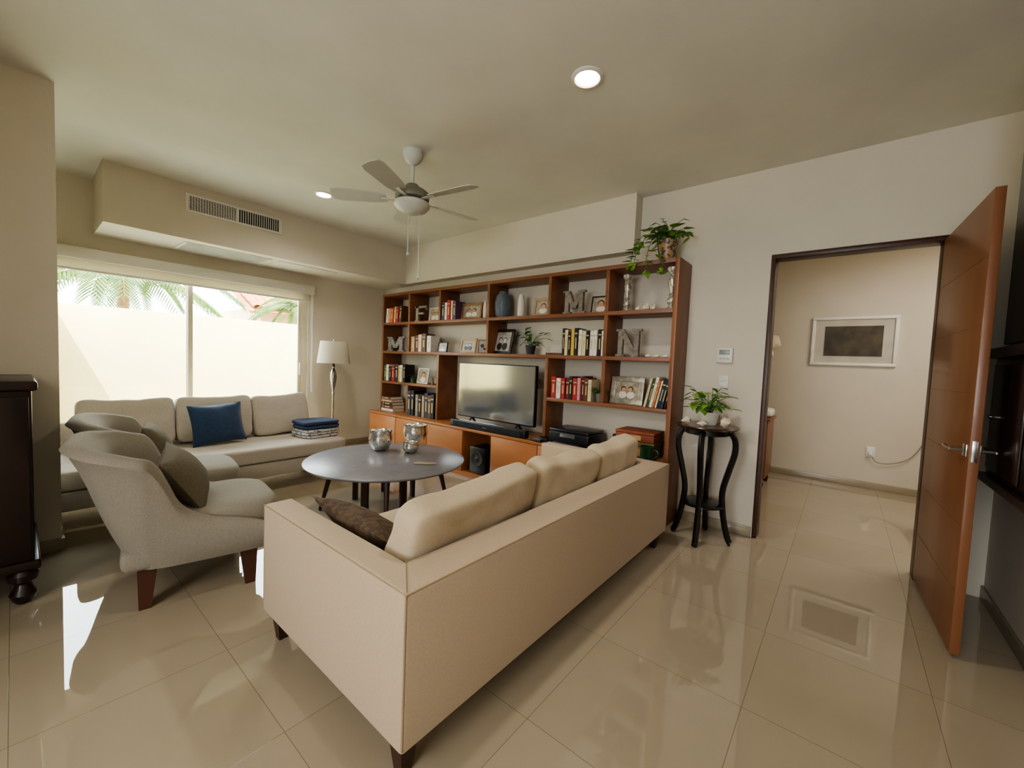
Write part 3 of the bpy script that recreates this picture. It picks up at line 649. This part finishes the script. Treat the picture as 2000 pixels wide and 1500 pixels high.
for ya,yb in ((.85,1.875),(1.885,2.905)):
    obj('seat_cushion',L(B().puff((-1.575,(ya+yb)/2,.365),(.88,yb-ya,.155),9,.004),c),cushb,t)
for x_,y_ in ((-1.95,.775),(-1.02,.775),(-1.95,2.98),(-1.02,2.98)):
    obj('leg',L(B().loft([[Vector((x_+sx*.02,y_+sy*.02,0)) for sx,sy in ((-1,-1),(1,-1),(1,1),(-1,1))],[Vector((x_+sx*.035,y_+sy*.035,.124)) for sx,sy in ((-1,-1),(1,-1),(1,1),(-1,1))]]),c),darkleg,t)
for i,(ya,yb,lab) in enumerate(((.87,1.63,'nearest tan back cushion on the foreground sofa'),(1.65,2.28,'middle tan back cushion on the foreground sofa'),(2.30,2.89,'farthest tan back cushion on the foreground sofa'))):
    b=B(); b.puff((0,0,0),(.19,yb-ya,.41),6.5,.014,27,fs=4.5,sag=.75)
    o=single('back_cushion',b,cushb,lab,'cushion',(-1.225,(ya+yb)/2,.632),0,'back cushions on the tan sofa'); o.rotation_euler=(R([4,-3,3][i]),R([20,15,13][i]),R([2,-2,0][i]))
b=B(); b.pillow((0,0,0),.52,.34,.13)
o=single('throw_pillow',b,brownp,'dark brown pillow tucked inside the near sofa arm','pillow',(-1.60,1.00,.555)); o.rotation_euler=(R(55),R(6),R(4))
# ------------------------------------------------------------------ window sofa
t=thing('sofa','cream fabric sofa without right arm under the window','sofa',(-4.7,1.17,0)); c=(-4.7,1.17)
obj('sofa_base',L(B().bx(-5.15,-4.2,0,2.35,.13,.27,.015,3),c),sofaw,t)
obj('seat_cushion',L(B().puff((-4.60,1.175,.345),(.83,2.34,.15),10,.003,13),c),sofaw,t)
obj('backrest',L(B().bx(-5.15,-5.02,.0,2.18,.13,.66,.03,3),c),sofaw,t)
for x_ in (-5.08,-4.28):
    for y_ in (.1,2.25): obj('leg',L(B().bx(x_-.035,x_+.035,y_-.035,y_+.035,0,.13,.004),c),darkleg,t)
for i,(ya,yb,lab) in enumerate(((.31,.95,'cream back cushion at the left end of the window sofa'),(.955,1.585,'cream back cushion in the middle behind the blue pillow'),(1.59,2.17,'cream back cushion at the right end of the window sofa'))):
    b=B(); b.puff((0,0,0),(.18,yb-ya,.45),8,.010,17,fs=6,sag=.5)
    o=single('back_cushion',b,sofaw,lab,'cushion',(-4.875,(ya+yb)/2,.648),0,'back cushions on the window sofa'); o.rotation_euler=(R([0,0,3][i]),R(-10),0)
pc=W(427,838,x=-4.62)
b=B(); b.pillow((0,0,0),.45,.39,.16,Matrix.Rotation(R(90),4,'Z')); o=single('throw_pillow',b,bluef,'navy blue square pillow leaning on the window sofa cushions','pillow',(-4.64,pc.y,.618)); o.rotation_euler=(R(3),R(-16),R(4))
def blanket(x,y,z,w,d,h,n,m,label,rotz):
    b=B()
    for i in range(n): b.puff((random.uniform(-.006,.006),random.uniform(-.006,.006),h/n*(i+.5)),(w,d,h/n*1.0),6,.004,7,fs=9)
    return single('folded_blanket',b,m,label,'blanket',(x,y,z),rotz,'folded blankets on the window sofa')
blanket(-4.52,2.12,.422,.34,.40,.09,3,spot_mat('floral_cloth','D9D6D2','5A6C8C',42,.58),'white floral blanket folded under the navy one',.15)
blanket(-4.52,2.12,.514,.33,.41,.085,2,mat('navy_fleece','3A4560',.95,var=.15,vs=60,bump=.4,bs=150),'navy fleece blanket folded on top of the floral one',.05)
# ------------------------------------------------------------------ armchairs
def armchair_root(label):
    t=thing('armchair',label,'armchair',(0,0,0),0,'grey armchairs')
    half=[(0,-.20,.86,.24),(.15,-.195,.86,.24),(.25,-.165,.84,.22),(.305,-.115,.81,.18),(.325,-.065,.77,.14),(.335,-.025,.66,.10),(.342,.03,.53,.06),(.352,.14,.45,.03),(.36,.28,.41,.01),(.36,.40,.37,.0)]
    full=[(-x,y,z,l) for x,y,z,l in half[::-1]]+half[1:]
    P=catmull(full,5); rings=[]
    n=len(P)
    for i,(x,y,T,l) in enumerate(P):
        a=P[max(i-1,0)]; b2=P[min(i+1,n-1)]; d=Vector((b2[0]-a[0],b2[1]-a[1],0)).normalized(); N=Vector((d.y,-d.x,0))
        r=.055; ring=[]
        if i<4 or i>n-5: r=.055*[.45,.75,.9,.97][min(i,n-1-i)]
        base=Vector((x,y,0))
        def off(z): 
            q_=max(0,(z-.22)); return l*q_+ .035*max(0,(z-.62)/.24)**2+.02
        for k in range(8):
            z=.215+(T-r-.215)*k/7; ring.append(base+N*(off(z)-.05*(1-k/7)**2.5)+Vector((0,0,z)))
        for k in range(1,8):
            an=PI*k/8; ring.append(base+N*(off(T)-r+r*math.cos(an))+Vector((0,0,T-r+r*math.sin(an))))
        for k in range(6):
            z=(T-r)+(.24-(T-r))*k/5; ring.append(base+N*(off(z)-2*r)+Vector((0,0,z)))
        rings.append(ring)
    obj('shell',B().loft(rings),greyf,t,ang=70)
    obj('seat_base',B().bx(-.30,.30,-.20,.43,.215,.325,.04,4),greyf,t)
    obj('seat_cushion',B().puff((0,.16,.40),(.60,.68,.17),4.5,.004,11),greyf,t)
    for x_,y_,sx,sy in ((-.26,.33,0,.01),(.26,.33,0,.01),(-.225,-.10,0,-.01),(.225,-.10,0,-.01)):
        obj('leg',B().loft([[Vector((x_+sx+q1*.024,y_+sy+q2*.024,0)) for q1,q2 in ((-1,-1),(1,-1),(1,1),(-1,1))],[Vector((x_+q1*.04,y_+q2*.04,.235)) for q1,q2 in ((-1,-1),(1,-1),(1,1),(-1,1))]]),legw,t)
    return t
ch=armchair_root('grey tweed armchair nearest the camera with a dark grey pillow')
ch.location=(-2.885,.545,0); ch.rotation_euler=(0,0,R(-8))
dup(ch,(-3.75,.61,0),R(-8),'grey tweed armchair behind the nearer armchair beside the window sofa','grey armchairs')
b=B(); b.pillow((0,0,0),.42,.34,.18); o=single('throw_pillow',b,greyp,'olive grey pillow slumped in the nearest armchair','pillow',(-2.82,.595,.615)); o.rotation_euler=(R(32),R(6),R(-14))
b=B(); b.pillow((0,0,0),.40,.34,.14); o=single('throw_pillow',b,greyp,'grey pillow in the farther armchair','pillow',(-3.72,.64,.64)); o.rotation_euler=(R(26),0,R(-12))
# ------------------------------------------------------------------ tables
TZ=.43; tc_=(-3.08,2.08)
t=thing('coffee_table','large round dark grey coffee table with splayed legs','table',(tc_[0],tc_[1],0))
obj('tabletop',B().lathe([(.60,TZ-.03),(.655,TZ-.024),(.675,TZ-.010),(.675,TZ-.003),(.67,TZ),(0,TZ)],n=64),tablet,t)
for k in range(4):
    an=R(-34+90*k); ca,sa=math.cos(an),math.sin(an)
    obj('leg',B().tube([(ca*.54,sa*.54,0),(ca*.44,sa*.44,TZ-.028)],[.013,.026],10),darkleg,t)
b=B()
for k in range(2):
    an=R(-34+90*k); b.box((0,0,TZ-.045),(.9,.05,.03),rot=Matrix.Rotation(an,4,'Z'))
obj('under_frame',b,darkleg,t)
t=thing('nesting_table','smaller dark round table nested beneath the large coffee table','table',(-3.22,2.15,0))
obj('tabletop',B().lathe([(.34,.315),(.37,.32),(.375,.34),(0,.34)],n=48),mat('nest_top','3A3733',.35),t)
for k in range(5):
    an=R(-70+72*k); ca,sa=math.cos(an),math.sin(an); Mz=Matrix.Rotation(an,4,'Z')
    obj('leg',B().box((ca*.27,sa*.27,.158),(.03,.065,.314),.003,rot=Mz),darkleg,t)
def bowl(u,v,rad,hh,label,prof=0):
    p=W(u,v,z=TZ)
    pr=[(.45,0),(.75,.12),(.98,.42),(1.0,.62),(.93,.86),(.97,1),(.9,1),(.86,.86),(.93,.62),(.9,.42),(.65,.18),(0,.1)]
    return single('candle_bowl',B().lathe([(r_*rad,z_*hh) for r_,z_ in pr],n=32),mercury,label,'bowl',(p.x,p.y,TZ+.001),0,'silver glass bowls on the coffee table')
bowl(743,879,.112,.19,'shiny silver glass bowl at the left of the table group')
bowl(811,862,.132,.18,'widest silver glass bowl at the back of the table group')
bowl(802,884,.075,.10,'smallest silver glass bowl in front of the wide one')
p=W(828,908,z=TZ); single('driftwood',B().tube([(-.08,-.03,.012),(-.02,-.005,.014),(.05,.02,.012),(.09,.05,.014)],[.008,.011,.01,.006],7),mat('driftwood','B09C80',.8,var=.2),'thin piece of driftwood lying on the table right of the bowls','driftwood',(p.x,p.y,TZ),R(20))
# ------------------------------------------------------------------ floor lamp
lp=W(652,690,x=-5.25)
t=thing('floor_lamp','silver floor lamp with cream drum shade in the corner by the window','floor lamp',(lp.x,lp.y,0))
obj('base',B().lathe([(.14,0),(.14,.015),(.10,.03),(.04,.05),(.02,.07)],n=32),silver,t)
obj('pole',B().lathe([(.014,.06),(.014,.80),(.02,.81),(.014,.83),(.014,.86),(.03,.93),(.045,1.02),(.04,1.08),(.02,1.13),(.012,1.15),(.02,1.17),(.012,1.19),(.008,1.40)],n=20),silver,t)
sh=shade_mat('lamp_shade_cloth','E2DCCB')
tb=B(); tb.lathe([(.205,1.215),(.165,1.50),(.162,1.50),(.202,1.215)],n=40)
obj('lamp_shade',tb,sh,t); obj('finial',B().lathe([(.008,1.49),(.012,1.51),(.006,1.53),(0,1.54)],n=10).tube([(-.16,0,1.495),(.16,0,1.495)],.002,5),silver,t)
# ------------------------------------------------------------------ plant stand
t=thing('plant_stand','tall black plant stand with curved legs beside the doorway','plant stand',(-.80,3.40,0))
obj('top',B().lathe([(.19,.875),(.215,.88),(.225,.892),(.22,.90),(0,.90)],n=40),mat('stand_top','3A2219',.3,var=.2,coat=.3),t)
obj('apron',B().lathe([(.15,.83),(.16,.835),(.16,.875),(0,.875)],n=32),black,t)
for k in range(4):
    an=R(-86+90*k); ca,sa=math.cos(an),math.sin(an)
    pts=catmull([(r_*ca,r_*sa,z_) for r_,z_ in ((.165,.86),(.198,.80),(.20,.70),(.165,.55),(.135,.40),(.145,.25),(.175,.10),(.20,.03),(.215,.0+.018))],4)
    obj('leg',B().tube(pts,[.022]*len(pts),8),black,t)
obj('shelf',B().lathe([(.14,.275),(.155,.28),(.155,.292),(.145,.298),(0,.298)],n=32),black,t)
plant_in_pot(-.80,3.42,.901,.075,.10,cream,38,.22,.10,'leafy green plant in a pale pot on the black stand',seed=21,up=1.15,wid=.5,ymax=.28)
def conch(x,y,z,s,label,rot):
    b=B(); prof=[(0,-1),(.12,-.8),(.35,-.3),(.5,.05),(.42,.2),(.34,.3),(.3,.42),(.2,.5),(.17,.62),(.08,.7),(0,.85)]
    b.lathe([(r_*s,z_*s) for r_,z_ in prof],(0,0,s*.5),14,Matrix.Rotation(R(85),4,'X'))
    for k in range(7):
        an=2*PI*k/7; b.lathe([(.1*s,0),(.04*s,.12*s),(0,.2*s)],(math.cos(an)*s*.42,-s*.02,s*.5+math.sin(an)*s*.42),6,Matrix.Rotation(PI/2-an,4,'Y'))
    return single('seashell',b,mat('shell_cream','D8C8B0',.4,vs=20,var=.12),label,'seashell',(x,y,z),rot,'seashells on the plant stand')
conch(-.66,3.33,.902,.075,'largest cream seashell at the right of the plant stand top',.6)
conch(-.80,3.25,.902,.045,'small seashell at the front of the plant stand top',1.4)
conch(-.93,3.31,.902,.055,'medium seashell at the left of the plant stand top',2.6)
# wall devices
p0=W(1416,694,y=YB)
t=thing('thermostat','white wall thermostat with grey display above the light switch','thermostat',(p0.x,YB,p0.z))
obj('housing',B().bx(-.062,.062,-.024,-.0005,-.065,.062,.008,3),whitep,t); obj('display',B().bx(-.04,.04,-.0255,-.024,.005,.045,.001),mat('lcd_grey','8F9A92',.3),t)
b=B(); [b.bx(-.035+i*.026,-.017+i*.026,-.0265,-.024,-.035,-.022,.001) for i in range(3)]; obj('buttons',b,mat('grey_button','B5B4AE',.5),t)
p0=W(1413,747,y=YB)
t=thing('light_switch','white light switch plate below the thermostat','light switch',(p0.x,YB,p0.z))
obj('plate',B().bx(-.037,.037,-.008,-.0005,-.058,.058,.003),whitep,t); obj('toggle',B().box((0,-.009,.02),(.045,.006,.028),.002,rot=rx(6)),white,t); obj('toggle',B().box((0,-.009,-.02),(.045,.006,.028),.002,rot=rx(-6)),white,t)
# ------------------------------------------------------------------ far room contents
t=thing('wall_picture','framed abstract dark picture with white mount on the far room wall','picture',(.046,6.398,1.745))
b=B(); w2,h2,f=.40,.295,.035
b.bx(-w2,w2,-.03,0,h2-f,h2,.005); b.bx(-w2,w2,-.03,0,-h2,-h2+f,.005); b.bx(-w2,-w2+f,-.03,0,-h2+f,h2-f,.005); b.bx(w2-f,w2,-.03,0,-h2+f,h2-f,.005)
obj('frame',b,mat('frame_champagne','E4DFD4',.4,var=.05),t)
obj('mount',B().bx(-w2+f,w2-f,-.014,-.010,-h2+f,h2-f),mat('mount_card','BDB7A8',.8),t)
obj('artwork',B().bx(-.27,.27,-.018,-.014,-.18,.18),mat('art_print','3B362C',.6,vs=7,col2='5A4F3C'),t)
p0=W(1700,882,y=6.4)
t=thing('wall_outlet','white wall outlet with plug low on the far room wall','outlet',(p0.x,6.399,p0.z))
obj('plate',B().bx(-.04,.04,-.008,0,-.06,.06,.003),whitep,t); obj('plug',B().bx(-.02,.02,-.045,-.008,-.04,.0,.006),whitep,t)
pts=[W(u,v,y=6.37) for u,v in ((1703,892),(1712,903),(1740,906),(1775,897),(1800,872),(1812,845))]
single('cable',B().tube(catmull(pts,5),.005,6),mat('cable_grey','8C8478',.5),'thin grey cable running from the outlet towards the door','cable')
t=thing('dresser','dark wooden dresser just inside the far room','dresser',(-1.01,5.6,0))
obj('body',B().bx(-.40,.38,-.25,.25,.12,.78,.006),doorw,t); obj('top',B().bx(-.42,.40,-.27,.27,.78,.81,.006),doorw,t)
for k in range(3): 
    d_=obj('drawer',B().bx(-.37,.35,-.262,-.25,.15+k*.21,.34+k*.21,.004),doorw,t)
for x_ in (-.36,.34):
    for y_ in (-.21,.21): obj('leg',B().lathe([(.018,0),(.03,.05),(.02,.09),(.03,.12)],(x_,y_,0),12),legw,t)
b=B(); b.puff((0,0,.05),(.22,.3,.10),4,.01,7,fs=12)
single('towel',b,white,'folded white towel on the far room dresser','towel',(-.72,5.6,.812))
t=thing('coat_stand','slim dark coat stand behind the doorway jamb','coat stand',(-.93,6.15,0))
obj('pole',B().tube([(0,0,.02),(0,0,1.95)],.015,10),darkleg,t); obj('base',B().lathe([(.16,0),(.16,.02),(.03,.04),(0,.04)],n=24),darkleg,t); obj('hook',B().tube([(0,0,1.75),(.06,-.02,1.76),(.12,-.06,1.80)],.008),darkleg,t)
b=B(); b.lathe([(.17,0),(.168,.006),(.09,.012),(.085,.08),(.06,.11),(0,.115)],n=28,rot=ry(75)); single('sun_hat',b,mat('straw_pale','DCCFB6',.8,var=.1,vs=60,bump=.3),'pale straw hat hanging inside the far room by the jamb','hat',(-.76,6.03,1.70))
t=thing('footstool','small dark wooden stool half hidden behind the open door','stool',(.74,4.80,0))
obj('seat',B().bx(-.16,.16,-.18,.18,.26,.29,.008),darkleg,t)
for s in (-1,1):
    obj('rocker',B().tube(catmull([(s*.14,-.22,.05),(s*.14,-.1,.018),(s*.14,.1,.018),(s*.14,.22,.05)],4),.015,8),darkleg,t)
    for sy in (-1,1): obj('leg',B().tube([(s*.14,sy*.13,.02),(s*.14,sy*.13,.262)],.014,8),darkleg,t)
# ------------------------------------------------------------------ right dark hutch, left dark cabinet
t=thing('wall_hutch','dark wooden wall unit behind the open door at the right edge','cabinet',(.66,2.2,0))
y0_,y1_=1.1-2.2,3.05-2.2
obj('upper_cabinet',B().bx(-.085,.078,y0_,y1_-.06,1.50,2.72,.006),mahog,t)
obj('counter',B().bx(-.10,.078,y0_,y1_+.12,1.44,1.49,.006),mahog,t)
obj('lower_cabinet',B().bx(-.07,.078,y0_,y1_+.10,.86,1.44,.004),mahog,t)
obj('bottom_board',B().bx(-.095,.078,y0_,y1_+.12,.82,.86,.005),mahog,t)
for ya,yb in ((y1_-.42,y1_+.06),(y1_-.94,y1_-.46),(y1_-1.46,y1_-.98)):
    d_=obj('door',B().bx(-.082,-.071,ya,yb,.89,1.41,.004),mahog,t); obj('knob',B().lathe([(0,0),(.010,.004),(.010,.012),(0,.016)],(-.082,yb-.05,1.15),10,ry(-90)),silver,d_)
t=thing('cabinet','dark mahogany cabinet with turned feet at the left edge','cabinet',(-3.46,-.345,0))
obj('body',B().bx(-.33,.33,-.43,.40,.20,1.08,.006),mahog,t)
obj('cornice',B().bx(-.345,.345,-.45,.42,1.08,1.13,.014,3),mahog,t); obj('plinth_moulding',B().bx(-.345,.345,-.45,.42,.17,.22,.012,3),mahog,t)
for k in range(2): 
    d_=obj('door',B().bx(.331,.343,-.42+k*.41,-.02+k*.41,.25,1.05,.006),mahog,t); obj('knob',B().lathe([(0,0),(.012,.005),(.012,.015),(0,.02)],(.343,-.05+k*.07,.65),10,ry(90)),silver,d_)
for x_ in (-.28,.30):
    for y_ in (-.38,.36): obj('foot',B().lathe([(.025,0),(.04,.02),(.05,.05),(.035,.08),(.028,.10),(.05,.12),(.055,.15),(.04,.17)],(x_,y_,0),20),mahog,t)

# ------------------------------------------------------------------ light
w=bpy.data.worlds.new('sky'); scene.world=w; w.use_nodes=True; N=w.node_tree.nodes; bg=N['Background']
bg.inputs[0].default_value=(.88,.94,1,1); bg.inputs[1].default_value=17
def light(kind,loc,rot,e,col,size=None,sy=None,name='lamp',portal=False):
    L_=bpy.data.lights.new(name,kind); L_.energy=e; L_.color=col
    if size: 
        L_.shape='RECTANGLE'; L_.size=size; L_.size_y=sy or size
    if portal: L_.cycles.is_portal=True
    o=bpy.data.objects.new(name,L_); COL.objects.link(o); o.location=loc; o.rotation_euler=rot; return o
s=light('SUN',(0,0,5),(0,0,0),24,(1,.95,.84),name='sun'); s.data.angle=R(.6)
s.rotation_euler=Vector((-.36,.42,-1)).to_track_quat('-Z','Y').to_euler()
light('AREA',(XW-.2,1.25,1.1),(0,R(-90),0),1,(1,1,1),2.2,2.5,'window_portal',True)
light('AREA',((RW0+RW1)/2,YR-.15,1.52),(R(90),0,0),1,(1,1,1),2.0,1.3,'rear_fill_portal',True)  # sampling portal for the added rear fill opening
light('AREA',(-.6,-2.3,2.86),(0,0,0),60,(1,.93,.84),1.4,1.2,'added_fill_lamp')  # fill light added behind the camera, not a fixture of the room
light('AREA',(1.2,4.9,2.86),(0,0,0),38,(1,.93,.85),1.0,1.0,'far_room_fill')  # area light added out of view to brighten the far room
